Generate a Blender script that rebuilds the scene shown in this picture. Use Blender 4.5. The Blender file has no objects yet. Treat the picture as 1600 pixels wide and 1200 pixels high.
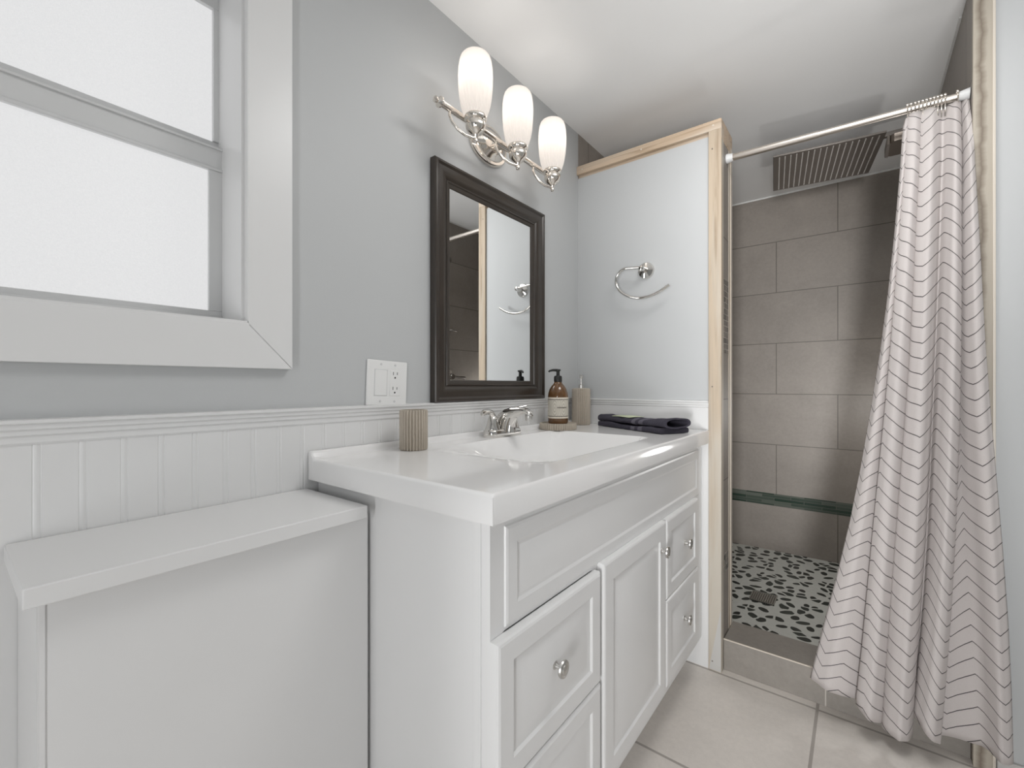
import bpy, bmesh, math, random
from mathutils import Vector, Matrix, noise

# ------------------------------------------------------------------ camera, world, light, exposure
S = bpy.context.scene
COL = S.collection
S.view_settings.view_transform = 'Standard'
S.view_settings.look = 'None'
S.view_settings.gamma = 1.0
S.view_settings.use_curve_mapping = False
S.view_settings.exposure = 0.13

cam = bpy.data.cameras.new('camera')
cam.sensor_width = 36.0
cam.lens = 696.0 / 1600.0 * 36.0
cam.shift_y = 2.0 / 1600.0
cam.clip_start = 0.02
co = bpy.data.objects.new('camera', cam)
COL.objects.link(co)
co.location = (1.0, 0.0, 1.055)
co.rotation_euler = (math.radians(90), 0, math.radians(37.909))
S.camera = co

w = bpy.data.worlds.new('world')
S.world = w
w.use_nodes = True
w.node_tree.nodes['Background'].inputs[0].default_value = (0.8, 0.9, 1.0, 1)
w.node_tree.nodes['Background'].inputs[1].default_value = 1.0

def area(name, loc, rot, sx, sy, power, col=(1, 1, 1)):
    l = bpy.data.lights.new(name, 'AREA')
    l.shape = 'RECTANGLE'
    l.size, l.size_y, l.energy, l.color = sx, sy, power, col
    o = bpy.data.objects.new(name, l)
    COL.objects.link(o)
    o.location, o.rotation_euler = loc, rot
    return o

R = math.radians
# added fill lights with no source of their own in the room
REAR_L = area('rear_fill', (1.225, -1.27, 0.75), (R(90), 0, R(8)), 0.28, 1.3, 10.0, (1.0, 1.0, 1.0))  # added low fill behind the camera
FAR_L = area('far_fill', (1.50, -3.3, 0.45), (R(98), 0, R(8)), 0.6, 0.9, 14.0, (1.0, 1.0, 1.0))  # added narrow fill from farther back, reaching into the shower
FAR_L.data.spread = R(50)
area('overhead_fill', (0.90, 1.08, 2.15), (0, 0, 0), 0.50, 0.50, 6.2, (1.0, 0.99, 0.975))  # added overhead fill without a fixture
UPFILL = area('upward_fill', (1.50, -0.30, 0.85), (R(137), 0, R(12)), 0.45, 0.45, 4.0, (1.0, 1.0, 1.0))  # added fill angled up to brighten the ceiling
UPFILL.data.spread = R(80)
# added soft fill in the shower stall, hidden behind the gathered curtain
sl_ = bpy.data.lights.new('stall_fill', 'POINT')
sl_.energy, sl_.shadow_soft_size, sl_.color = 3.4, 0.07, (1.0, 0.99, 0.97)
so_ = bpy.data.objects.new('stall_fill', sl_)
COL.objects.link(so_)
so_.location = (1.095, 2.58, 0.92)

H = 2.19          # ceiling height
CT = 0.888        # countertop height
YP = 1.768        # face of the partition
XR = 1.25         # right side of the shower
YB = 3.07         # back of the shower
XROOM, YROOM = 2.3, -1.3

# ------------------------------------------------------------------ material helpers
class NT:
    def __init__(s, name):
        s.m = bpy.data.materials.new(name)
        s.m.use_nodes = True
        s.t = s.m.node_tree
        s.bsdf = s.t.nodes['Principled BSDF']
        s.out = s.t.nodes['Material Output']
    def n(s, typ, **kw):
        nd = s.t.nodes.new(typ)
        for k, v in kw.items():
            setattr(nd, k, v)
        return nd
    def link(s, a, b):
        s.t.links.new(a, b)
    def put(s, sock, v):
        if isinstance(v, bpy.types.NodeSocket):
            s.link(v, sock)
        elif v is not None:
            sock.default_value = v
    def math(s, op, a, b=None, c=None):
        nd = s.n('ShaderNodeMath', operation=op)
        for i, v in enumerate((a, b, c)):
            s.put(nd.inputs[i], v)
        return nd.outputs[0]
    def obj(s):
        return s.n('ShaderNodeTexCoord').outputs['Object']
    def sep(s, v):
        nd = s.n('ShaderNodeSeparateXYZ')
        s.link(v, nd.inputs[0])
        return nd.outputs
    def comb(s, x, y, z=0.0):
        nd = s.n('ShaderNodeCombineXYZ')
        for i, v in enumerate((x, y, z)):
            s.put(nd.inputs[i], v)
        return nd.outputs[0]
    def noise(s, vec, scale, detail=4.0, rough=0.55, dist=0.0):
        nd = s.n('ShaderNodeTexNoise')
        s.link(vec, nd.inputs['Vector'])
        nd.inputs['Scale'].default_value = scale
        nd.inputs['Detail'].default_value = detail
        nd.inputs['Roughness'].default_value = rough
        nd.inputs['Distortion'].default_value = dist
        return nd.outputs['Fac']
    def ramp(s, fac, stops, interp='LINEAR'):
        nd = s.n('ShaderNodeValToRGB')
        nd.color_ramp.interpolation = interp
        e = nd.color_ramp.elements
        while len(e) < len(stops):
            e.new(0.5)
        for el, (p, c) in zip(e, stops):
            el.position = p
            el.color = c if len(c) == 4 else (*c, 1)
        s.link(fac, nd.inputs[0])
        return nd.outputs[0]
    def mix(s, fac, a, b, blend='MIX'):
        nd = s.n('ShaderNodeMix', data_type='RGBA', blend_type=blend)
        s.put(nd.inputs[0], fac)
        s.put(nd.inputs[6], a if isinstance(a, bpy.types.NodeSocket) else (*a, 1))
        s.put(nd.inputs[7], b if isinstance(b, bpy.types.NodeSocket) else (*b, 1))
        return nd.outputs[2]
    def bump(s, h, strength=0.2, dist=0.002):
        nd = s.n('ShaderNodeBump')
        nd.inputs['Strength'].default_value = strength
        nd.inputs['Distance'].default_value = dist
        s.link(h, nd.inputs['Height'])
        s.link(nd.outputs[0], s.bsdf.inputs['Normal'])
    def set(s, color=None, rough=None, metal=None, spec=None, coat=None):
        b = s.bsdf.inputs
        if color is not None:
            s.put(b['Base Color'], color if isinstance(color, bpy.types.NodeSocket) else (*color, 1))
        if rough is not None: s.put(b['Roughness'], rough)
        if metal is not None: b['Metallic'].default_value = metal
        if spec is not None: b['Specular IOR Level'].default_value = spec
        if coat is not None: b['Coat Weight'].default_value = coat
        return s.m

def paint(name, col, rough=0.5, bumps=0.08, scale=180.0, var=0.03):
    t = NT(name)
    o = t.obj()
    f = t.noise(o, 2.2, 3.0)
    c = t.mix(f, tuple(x * (1 - var) for x in col), tuple(min(1, x * (1 + var)) for x in col))
    t.bump(t.noise(o, scale, 2.0), bumps, 0.001)
    return t.set(c, rough)

def metal(name, col, rough):
    t = NT(name)
    t.bump(t.noise(t.obj(), 30.0, 2.0), 0.02, 0.001)
    return t.set(col, rough, 1.0)

M = {}
M['wall'] = paint('gray_wall_paint', (0.535, 0.547, 0.552), 0.55, 0.10, 220)
M['ceil'] = paint('white_ceiling_paint', (0.90, 0.90, 0.895), 0.7, 0.12, 90)
M['trimw'] = paint('white_trim_paint', (0.785, 0.785, 0.782), 0.32, 0.05, 60, 0.01)
M['ledgew'] = paint('white_brushed_paint', (0.79, 0.788, 0.785), 0.35, 0.14, 50, 0.015)
M['cabw'] = paint('white_cabinet_paint', (0.83, 0.83, 0.828), 0.30, 0.03, 60, 0.01)
M['counter'] = paint('white_cultured_marble', (0.86, 0.855, 0.85), 0.09, 0.0, 60, 0.01)
M['vinyl'] = paint('gray_white_vinyl', (0.68, 0.685, 0.685), 0.35, 0.02, 60, 0.01)
M['plastic'] = paint('white_plastic', (0.84, 0.84, 0.83), 0.3, 0.01, 60, 0.01)
M['dark'] = paint('dark_slot', (0.03, 0.03, 0.03), 0.6, 0.0)
M['blackp'] = paint('black_plastic', (0.018, 0.018, 0.016), 0.35, 0.02)
M['nickel'] = metal('brushed_nickel', (0.80, 0.75, 0.69), 0.13)
M['chrome'] = metal('polished_chrome', (0.72, 0.70, 0.67), 0.06)
M['rodm'] = metal('satin_nickel_rod', (0.72, 0.665, 0.61), 0.30)
M['knobm'] = metal('satin_nickel_knob', (0.62, 0.61, 0.59), 0.30)
M['steel'] = metal('dark_steel', (0.30, 0.275, 0.255), 0.4)
M['bronze'] = metal('brown_steel', (0.24, 0.21, 0.185), 0.3)
M['drain'] = metal('drain_steel', (0.52, 0.52, 0.49), 0.4)
M['caulk'] = paint('white_caulk', (0.80, 0.80, 0.78), 0.6, 0.1)
M['rubber'] = paint('pale_rubber', (0.62, 0.59, 0.55), 0.6, 0.0)

def m_glassmirror():
    t = NT('mirror_silver')
    return t.set((0.87, 0.88, 0.88), 0.01, 1.0)
M['mirror'] = m_glassmirror()

def m_frame():
    t = NT('espresso_frame')
    o = t.obj()
    f = t.noise(o, 14.0, 5.0, 0.6)
    c = t.mix(f, (0.024, 0.018, 0.0135), (0.050, 0.038, 0.029))
    t.bump(f, 0.05, 0.002)
    return t.set(c, 0.30, 0.0, 0.6)
M['frame'] = m_frame()

def m_tile(name, axes, u0, v0, w_, h_, col, grout, offset=0.5, rough=0.45, mort=0.0022, var=0.10, stain=None):
    t = NT(name)
    o = t.obj()
    s = t.sep(o)
    u = t.math('ADD', s[axes[0]], u0)
    v = t.math('ADD', s[axes[1]], v0)
    br = t.n('ShaderNodeTexBrick', offset=offset, offset_frequency=2, squash=1.0)
    t.link(t.comb(u, v), br.inputs['Vector'])
    br.inputs['Scale'].default_value = 1.0
    br.inputs['Brick Width'].default_value = w_
    br.inputs['Row Height'].default_value = h_
    br.inputs['Mortar Size'].default_value = mort
    br.inputs['Mortar Smooth'].default_value = 0.1
    br.inputs['Bias'].default_value = 0.0
    br.inputs['Color1'].default_value = (0.46, 0.46, 0.46, 1)
    br.inputs['Color2'].default_value = (0.54, 0.54, 0.54, 1)
    big = t.noise(o, 5.0, 5.0, 0.6, 0.6)
    fine = t.noise(o, 60.0, 6.0, 0.75)
    f = t.math('ADD', t.math('MULTIPLY', big, 0.55), t.math('MULTIPLY', fine, 0.45))
    c = t.ramp(f, [(0.30, tuple(x * (1 - 1.6 * var) for x in col)), (0.5, col), (0.70, tuple(min(1, x * (1 + 1.6 * var)) for x in col))])
    c = t.mix(0.35, c, br.outputs['Color'], 'OVERLAY')
    c = t.mix(br.outputs['Fac'], c, grout)
    h = t.math('SUBTRACT', t.math('MULTIPLY', fine, 0.3), br.outputs['Fac'])
    t.bump(h, 0.35, 0.002)
    return t.set(c, rough)
TC, TG = (0.30, 0.268, 0.238), (0.14, 0.125, 0.11)
M['tile_b'] = m_tile('shower_tile_back', (0, 2), -0.6108 + 0.593 * 10, -1.0025 + 0.303 * 5, 0.593, 0.303, TC, TG)
M['tile_s'] = m_tile('shower_tile_side', (1, 2), 0.21, -1.0025 + 0.303 * 5, 0.593, 0.303, TC, TG)
M['tile_curb'] = m_tile('curb_tile', (0, 1), -0.9137 + 0.593 * 10, 0.9, 0.593, 10.0, (0.285, 0.262, 0.236), (0.50, 0.47, 0.43), 0.0, 0.42, 0.002)
M['tile_curb_f'] = M['tile_curb']
M['floor'] = m_tile('floor_tile', (0, 1), -0.893 + 0.488 * 10, -1.265 + 0.488 * 10, 0.488, 0.488, (0.74, 0.695, 0.65), (0.42, 0.385, 0.355), 0.0, 0.38, 0.0045, 0.07)

def m_mosaic(name, axes, w_, h_, c1, c2, grout, offset=0.43, seed=0.0):
    t = NT(name)
    s = t.sep(t.obj())
    br = t.n('ShaderNodeTexBrick', offset=offset, offset_frequency=2)
    t.link(t.comb(t.math('ADD', s[axes[0]], 3.0 + seed), t.math('ADD', s[axes[1]], 2.0)), br.inputs['Vector'])
    br.inputs['Scale'].default_value = 1.0
    br.inputs['Brick Width'].default_value = w_
    br.inputs['Row Height'].default_value = h_
    br.inputs['Mortar Size'].default_value = 0.0011
    br.inputs['Color1'].default_value = (*c1, 1)
    br.inputs['Color2'].default_value = (*c2, 1)
    br.inputs['Mortar'].default_value = (*grout, 1)
    return t.set(br.outputs['Color'], 0.15)
M['mosaic_b'] = m_mosaic('green_glass_mosaic', (0, 2), 0.15, 0.0175, (0.022, 0.050, 0.036), (0.15, 0.17, 0.145), (0.16, 0.16, 0.14))
M['mosaic_j'] = m_mosaic('brown_glass_mosaic', (1, 2), 0.024, 0.022, (0.02, 0.018, 0.015), (0.22, 0.19, 0.16), (0.42, 0.39, 0.34))

def m_pebble():
    PS = 18.0
    t = NT('black_pebble_floor')
    s = t.sep(t.obj())
    v = t.comb(s[0], s[1])
    wv = t.n('ShaderNodeTexNoise')
    t.link(v, wv.inputs['Vector'])
    wv.inputs['Scale'].default_value = 26.0
    wv.inputs['Detail'].default_value = 1.0
    off = t.n('ShaderNodeVectorMath', operation='SCALE')
    t.link(wv.outputs['Color'], off.inputs[0])
    off.inputs['Scale'].default_value = 0.012
    ad = t.n('ShaderNodeVectorMath', operation='ADD')
    t.link(v, ad.inputs[0]); t.link(off.outputs[0], ad.inputs[1])
    vo = t.n('ShaderNodeTexVoronoi', voronoi_dimensions='2D', feature='DISTANCE_TO_EDGE')
    t.link(ad.outputs[0], vo.inputs['Vector'])
    vo.inputs['Scale'].default_value = PS
    vo.inputs['Randomness'].default_value = 0.95
    vc = t.n('ShaderNodeTexVoronoi', voronoi_dimensions='2D', feature='F1')
    t.link(ad.outputs[0], vc.inputs['Vector'])
    vc.inputs['Scale'].default_value = PS
    vc.inputs['Randomness'].default_value = 0.95
    rnd = t.sep(vc.outputs['Color'])
    # two shapes multiplied: inside the cell and near its centre
    dv = t.n('ShaderNodeVectorMath', operation='SUBTRACT')
    t.link(ad.outputs[0], dv.inputs[0]); t.link(vc.outputs['Position'], dv.inputs[1])
    dd = t.sep(dv.outputs[0])
    ang = t.math('MULTIPLY', rnd[2], 3.14159)
    ca, sa = t.math('COSINE', ang), t.math('SINE', ang)
    e1 = t.math('ADD', t.math('MULTIPLY', dd[0], ca), t.math('MULTIPLY', dd[1], sa))
    e2 = t.math('SUBTRACT', t.math('MULTIPLY', dd[1], ca), t.math('MULTIPLY', dd[0], sa))
    e2 = t.math('MULTIPLY', e2, t.math('ADD', 1.2, rnd[0]))
    ell = t.math('MULTIPLY', t.math('SQRT', t.math('ADD', t.math('MULTIPLY', e1, e1), t.math('MULTIPLY', e2, e2))), PS)
    size = t.math('ADD', 0.34, t.math('MULTIPLY', rnd[1], 0.26))
    edge = t.math('MINIMUM', t.math('SUBTRACT', size, ell), t.math('SUBTRACT', vo.outputs['Distance'], 0.06))
    mask = t.math('MULTIPLY', edge, 30.0)
    mask = t.math('MINIMUM', t.math('MAXIMUM', mask, 0.0), 1.0)
    stone = t.mix(rnd[1], (0.010, 0.013, 0.011), (0.030, 0.040, 0.032))
    gr = t.mix(t.noise(v, 60.0, 4.0), (0.56, 0.57, 0.53), (0.66, 0.67, 0.63))
    c = t.mix(mask, gr, stone)
    t.bump(mask, 0.5, 0.004)
    return t.set(c, t.math('SUBTRACT', 0.6, t.math('MULTIPLY', mask, 0.3)))
M['pebble'] = m_pebble()

def m_wood(name, axis, wood, dark, pale, palefac):
    """pine grain running along one axis, with a thin worn coat of pale paint"""
    t = NT(name)
    o = t.obj()
    s = t.sep(o)
    k = [38.0, 38.0, 38.0]
    k[axis] = 1.6
    v = t.comb(*[t.math('MULTIPLY', s[i], k[i]) for i in range(3)])
    g = t.noise(v, 1.0, 5.0, 0.6, 1.2)
    c = t.ramp(g, [(0.30, dark), (0.48, wood), (0.66, tuple(min(1, x * 1.12) for x in wood))])
    k2 = [14.0, 14.0, 14.0]
    k2[axis] = 1.1
    v2 = t.comb(*[t.math('MULTIPLY', s[i], k2[i]) for i in range(3)])
    p = t.noise(v2, 1.0, 3.0, 0.55, 0.4)
    lo, hi = palefac
    p = t.ramp(p, [(lo, (0, 0, 0)), (hi, (1, 1, 1))])
    c = t.mix(p, c, pale)
    t.bump(g, 0.15, 0.002)
    return t.set(c, 0.5)
M['wood_x'] = m_wood('pine_trim_across', 0, (0.56, 0.43, 0.31), (0.38, 0.27, 0.17), (0.64, 0.56, 0.47), (0.50, 0.75))
M['wood_z'] = m_wood('pine_trim_upright', 2, (0.50, 0.41, 0.31), (0.34, 0.25, 0.17), (0.55, 0.505, 0.435), (0.42, 0.58))
M['wood_w'] = m_wood('whitewashed_trim', 2, (0.60, 0.50, 0.39), (0.30, 0.23, 0.165), (0.68, 0.62, 0.53), (0.46, 0.60))
M['jambedge'] = paint('bright_edge_trim', (0.66, 0.60, 0.52), 0.35, 0.05)
M['chip'] = paint('bare_gray_patch', (0.55, 0.54, 0.52), 0.5, 0.05)

def m_frost():
    t = NT('frosted_window_glass')
    o = t.obj()
    f = t.noise(o, 260.0, 3.0, 0.7)
    c = t.mix(f, (0.90, 0.905, 0.92), (1.0, 1.0, 1.0))
    t.bump(f, 0.4, 0.002)
    t.set((0.15, 0.15, 0.15), 0.4)
    t.link(c, t.bsdf.inputs['Emission Color'])
    t.bsdf.inputs['Emission Strength'].default_value = 0.64
    return t.m
M['frost'] = m_frost()

def m_shade():
    t = NT('frosted_lamp_glass')
    t.t.nodes.remove(t.bsdf)
    tr = t.n('ShaderNodeBsdfTranslucent'); tr.inputs[0].default_value = (0.50, 0.475, 0.45, 1)
    df = t.n('ShaderNodeBsdfDiffuse'); df.inputs[0].default_value = (0.50, 0.47, 0.445, 1)
    a = t.n('ShaderNodeMixShader'); a.inputs[0].default_value = 0.35
    t.link(tr.outputs[0], a.inputs[1]); t.link(df.outputs[0], a.inputs[2])
    tp = t.n('ShaderNodeBsdfTransparent')
    b = t.n('ShaderNodeMixShader'); b.inputs[0].default_value = 0.34
    t.link(a.outputs[0], b.inputs[1]); t.link(tp.outputs[0], b.inputs[2])
    em = t.n('ShaderNodeEmission'); em.inputs[0].default_value = (1.0, 0.95, 0.90, 1); em.inputs[1].default_value = 0.22
    c = t.n('ShaderNodeAddShader')
    t.link(b.outputs[0], c.inputs[0]); t.link(em.outputs[0], c.inputs[1])
    t.link(c.outputs[0], t.out.inputs[0])
    return t.m
M['shade'] = m_shade()

def m_amber():
    t = NT('amber_glass')
    t.set((0.16, 0.055, 0.018), 0.07)
    f = t.noise(t.obj(), 40.0, 2.0)
    t.set(t.mix(f, (0.095, 0.042, 0.016), (0.25, 0.125, 0.048)), 0.07, None, 0.7)
    t.bsdf.inputs['Transmission Weight'].default_value = 0.25
    return t.m
M['amber'] = m_amber()

def m_label():
    t = NT('printed_label')
    uv = t.n('ShaderNodeTexCoord').outputs['UV']
    s = t.sep(uv)
    # rows of overlapping line-drawn circles printed in tan on cream
    u = t.math('MULTIPLY', s[0], 7.0)
    fu = t.math('SUBTRACT', t.math('FRACT', u), 0.5)
    fv = t.math('SUBTRACT', s[1], 0.5)
    r = t.math('SQRT', t.math('ADD', t.math('MULTIPLY', fu, fu), t.math('MULTIPLY', t.math('MULTIPLY', fv, fv), 0.8)))
    ring = t.math('LESS_THAN', t.math('FRACT', t.math('MULTIPLY', r, 7.0)), 0.35)
    band = t.math('MAXIMUM', t.math('LESS_THAN', s[1], 0.06), t.math('GREATER_THAN', s[1], 0.94))
    line = t.math('MAXIMUM', t.math('LESS_THAN', t.math('ABSOLUTE', t.math('SUBTRACT', s[1], 0.90)), 0.015),
                  t.math('LESS_THAN', t.math('ABSOLUTE', t.math('SUBTRACT', s[1], 0.10)), 0.015))
    c = t.mix(t.math('MULTIPLY', ring, 0.55), (0.66, 0.62, 0.54), (0.36, 0.33, 0.27))
    c = t.mix(band, c, (0.80, 0.73, 0.62))
    c = t.mix(line, c, (0.12, 0.10, 0.08))
    return t.set(c, 0.55)
M['label'] = m_label()
M['ink'] = paint('brown_ink', (0.14, 0.12, 0.10), 0.6, 0.0)

def m_stone(name, col):
    t = NT(name)
    f = t.noise(t.obj(), 90.0, 4.0)
    t.bump(f, 0.1, 0.001)
    return t.set(t.mix(f, tuple(x * 0.88 for x in col), tuple(x * 1.1 for x in col)), 0.55)
M['taupe'] = m_stone('taupe_resin', (0.47, 0.415, 0.345))

def m_towel():
    t = NT('navy_towel_terry')
    o = t.obj()
    uv = t.n('ShaderNodeTexCoord').outputs['UV']
    s = t.sep(uv)
    f = t.noise(o, 420.0, 2.0, 0.7)
    g = t.noise(o, 35.0, 3.0)
    c = t.mix(f, (0.040, 0.037, 0.050), (0.115, 0.108, 0.135))
    c = t.mix(t.math('MULTIPLY', g, 0.5), c, (0.08, 0.076, 0.10))
    b1 = t.math('LESS_THAN', t.math('ABSOLUTE', t.math('SUBTRACT', s[0], 0.585)), 0.028)
    b2 = t.math('LESS_THAN', t.math('ABSOLUTE', t.math('SUBTRACT', s[0], 0.69)), 0.03)
    b = t.math('MULTIPLY', t.math('MAXIMUM', b1, b2), 0.8)
    c = t.mix(b, c, (0.19, 0.18, 0.22))
    t.bump(f, 0.9, 0.004)
    return t.set(c, 0.95, 0.0, 0.1)
M['towel'] = m_towel()
M['patch'] = paint('pale_green_cloth', (0.60, 0.65, 0.46), 0.9, 0.4, 300)

def m_curtain():
    t = NT('chevron_curtain_cloth')
    uv = t.n('ShaderNodeTexCoord').outputs['UV']
    s = t.sep(uv)
    pp = t.math('PINGPONG', s[0], 1.0)
    q = t.math('DIVIDE', t.math('SUBTRACT', s[1], t.math('MULTIPLY', pp, 0.040)), 0.0435)
    fr = t.math('FRACT', q)
    ln = t.math('LESS_THAN', fr, 0.062)
    wv = t.noise(t.obj(), 500.0, 2.0)
    c = t.mix(wv, (0.62, 0.575, 0.56), (0.70, 0.655, 0.64))
    c = t.mix(ln, c, (0.10, 0.09, 0.09))
    t.set(c, 0.8, 0.0, 0.2)
    t.bump(wv, 0.1, 0.001)
    tr = t.n('ShaderNodeBsdfTranslucent')
    t.link(c, tr.inputs[0])
    mx = t.n('ShaderNodeMixShader')
    mx.inputs[0].default_value = 0.18
    t.link(t.bsdf.outputs[0], mx.inputs[1]); t.link(tr.outputs[0], mx.inputs[2])
    t.link(mx.outputs[0], t.out.inputs[0])
    return t.m
M['curtain'] = m_curtain()

# ------------------------------------------------------------------ mesh helpers
class MB:
    def __init__(s):
        s.v, s.f, s.uv = [], [], {}
    def add(s, vs, fs):
        b = len(s.v)
        s.v += [tuple(p) for p in vs]
        s.f += [tuple(i + b for i in f) for f in fs]
        return s
    def box(s, x0, x1, y0, y1, z0, z1):
        vs = [(x, y, z) for x in (x0, x1) for y in (y0, y1) for z in (z0, z1)]
        return s.add(vs, [(0, 1, 3, 2), (4, 6, 7, 5), (0, 4, 5, 1), (2, 3, 7, 6), (0, 2, 6, 4), (1, 5, 7, 3)])
    def loft(s, rings, closed=True, cap0=True, cap1=True):
        n = len(rings[0])
        b = len(s.v)
        for r in rings:
            s.v += [tuple(p) for p in r]
        for i in range(len(rings) - 1):
            for j in range(n if closed else n - 1):
                k = (j + 1) % n
                s.f.append((b + i * n + j, b + i * n + k, b + (i + 1) * n + k, b + (i + 1) * n + j))
        if cap0: s.f.append(tuple(b + j for j in reversed(range(n))))
        if cap1: s.f.append(tuple(b + (len(rings) - 1) * n + j for j in range(n)))
        return s
    def lathe(s, prof, c=(0, 0, 0), axis='z', n=32, sx=1.0, sy=1.0):
        """prof: (radius, height) pairs, spun about the axis through c"""
        rings = []
        for r, h in prof:
            ring = []
            for k in range(n):
                a = 2 * math.pi * k / n
                u, v = r * math.cos(a) * sx, r * math.sin(a) * sy
                p = {'z': (u, v, h), 'x': (h, u, v), 'y': (v, h, u)}[axis]
                ring.append((p[0] + c[0], p[1] + c[1], p[2] + c[2]))
            rings.append(ring)
        return s.loft(rings)
    def tube(s, pts, rad, n=14, flat=None):
        P = [Vector(p) for p in pts]
        rs = rad if isinstance(rad, (list, tuple)) else [rad] * len(P)
        up = None
        rings = []
        for i, p in enumerate(P):
            t = (P[min(i + 1, len(P) - 1)] - P[max(i - 1, 0)]).normalized()
            if up is None:
                up = Vector((0, 0, 1)) if abs(t.z) < 0.9 else Vector((1, 0, 0))
            sd = t.cross(up).normalized()
            up = sd.cross(t).normalized()
            k = flat or 1.0
            rings.append([tuple(p + sd * math.cos(a) * rs[i] + up * math.sin(a) * rs[i] * k)
                          for a in (2 * math.pi * j / n for j in range(n))])
        return s.loft(rings)
    def prism(s, prof, axis, a0, a1):
        """closed 2D outline (two remaining axes in x,y,z order) extruded along an axis"""
        def pt(u, v, w):
            return {0: (w, u, v), 1: (u, w, v), 2: (u, v, w)}[axis]
        return s.loft([[pt(u, v, a0) for u, v in prof], [pt(u, v, a1) for u, v in prof]])
    def build(s, name, mat, parent=None, bevel=0.0, seg=2, sharp=35, local=False, kind=None):
        me = bpy.data.meshes.new(name)
        me.from_pydata(s.v, [], s.f)
        if isinstance(mat, (list, tuple)):
            for m in mat: me.materials.append(m)
        else:
            me.materials.append(mat)
        bm = bmesh.new(); bm.from_mesh(me)
        bmesh.ops.recalc_face_normals(bm, faces=bm.faces)
        bm.to_mesh(me); bm.free()
        for p in me.polygons: p.use_smooth = True
        me.set_sharp_from_angle(angle=R(sharp))
        o = bpy.data.objects.new(name, me)
        COL.objects.link(o)
        if parent is not None:
            o.parent = parent
            if not local:
                b = Vector((0, 0, 0))
                q = parent
                while q is not None:
                    b += Vector(q.location); q = q.parent
                o.location = -b
        if bevel > 0:
            md = o.modifiers.new('Bevel', 'BEVEL')
            md.width, md.segments, md.limit_method = bevel, seg, 'ANGLE'
            md.harden_normals = False
        if kind: o['kind'] = kind
        return o

def thing(name, label, cat, loc=(0, 0, 0), rz=0.0, group=None, kind=None):
    o = bpy.data.objects.new(name, None)
    o.empty_display_size = 0.05
    COL.objects.link(o)
    o.location = loc
    o.rotation_euler = (0, 0, rz)
    tag(o, label, cat, group, kind)
    return o

def tag(o, label, cat, group=None, kind=None):
    o['label'] = label
    o['category'] = cat
    if group: o['group'] = group
    if kind: o['kind'] = kind
    return o

def copy_tree(o, parent=None):
    c = o.copy()
    COL.objects.link(c)
    if parent is not None: c.parent = parent
    for ch in list(o.children):
        copy_tree(ch, c)
    return c

def struct(name, mb, mat, label=None, parent=None, bevel=0.0, **k):
    o = mb.build(name, mat, parent, bevel, **k)
    o['kind'] = 'structure'
    if label and parent is None:
        o['label'] = label
        o['category'] = name.split('_')[0]
    return o

def circ(cx, cy, r, n, rx=None):
    return [(cx + r * math.cos(2 * math.pi * k / n), cy + (rx or r) * math.sin(2 * math.pi * k / n)) for k in range(n)]

# ------------------------------------------------------------------ the room
struct('floor', MB().box(-0.16, XROOM + 0.1, YROOM - 0.1, 1.9, -0.06, 0.0), M['floor'], 'light beige gray square floor tiles in front of the vanity')
struct('ceiling', MB().box(-0.16, XROOM + 0.1, YROOM - 0.1, YB + 0.1, H, H + 0.08), M['ceil'], 'smooth white painted ceiling over the room and shower')

WY0, WY1, WZ0, WZ1 = -0.47, 0.390, 1.182, 1.935      # window opening in the left wall
wl = MB()
wl.box(-0.16, 0, YROOM - 0.1, YP + 0.002, 0.0, WZ0)
wl.box(-0.16, 0, YROOM - 0.1, YP + 0.002, WZ1, H)
wl.box(-0.16, 0, YROOM - 0.1, WY0, WZ0, WZ1)
wl.box(-0.16, 0, WY1, YP + 0.002, WZ0, WZ1)
struct('wall_left', wl, M['wall'], 'gray painted wall holding the window and mirror')
struct('wall_rear', MB().box(0, 1.08, YROOM - 0.1, YROOM, 0, H).box(1.37, XROOM, YROOM - 0.1, YROOM, 0, H).box(1.08, 1.37, YROOM - 0.1, YROOM, 2.08, H), M['wall'], 'gray wall behind the viewer with a gap shaped for the added fill')  # unseen gap sized to trim the beam of the far fill
struct('wall_side', MB().box(XROOM, XROOM + 0.1, YROOM - 0.1, YP + 0.1, 0, H), M['wall'], 'gray wall far to the right of the viewer')
struct('wall_right', MB().box(XR + 0.012, XROOM, YP, YP + 0.15, 0, H), M['wall'], 'gray wall to the right of the shower curtain')
struct('baseboard_right', MB().box(XR + 0.045, XROOM, YP - 0.010, YP + 0.001, 0, 0.045), M['chip'], 'low gray strip along the foot of the right wall', bevel=0.002)
struct('wall_partition', MB().box(0.0, 0.594, YP, 1.918, 0, 1.985), M['wall'], 'gray half height partition between vanity and shower')

# shower shell
struct('wall_shower_back', MB().box(-0.08, XR + 0.1, YB, YB + 0.08, 0, H), M['tile_b'], 'dark taupe large tiles at the back of the shower')
struct('wall_shower_left', MB().box(-0.08, 0.0, YP + 0.002, YB, 0, H), M['tile_s'], 'dark taupe tile on the left inside the shower')
struct('wall_shower_right', MB().box(XR, XR + 0.012, YP + 0.002, YB, 0, H).box(XR + 0.012, XR + 0.1, YP + 0.15, YB, 0, H), M['tile_s'], 'dark taupe tile on the right inside the shower')
struct('wall_shower_partition', MB().box(0.0, 0.594, 1.918, 1.926, 0.0, 1.985), M['tile_s'], 'tiled shower side of the half height partition')
struct('floor_shower', MB().box(0.0, XR, 1.945, YB, 0.0, 0.065).box(0.0, 0.60, 1.926, 1.945, 0.0, 0.065), M['pebble'], 'black pebbles in pale grout on the shower floor')
M['tile_lo'] = m_tile('shower_tile_lowest_course', (0, 2), -0.6108 + 0.593 * 10, -0.032 + 0.303 * 4, 0.593, 0.303, TC, TG)
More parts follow.
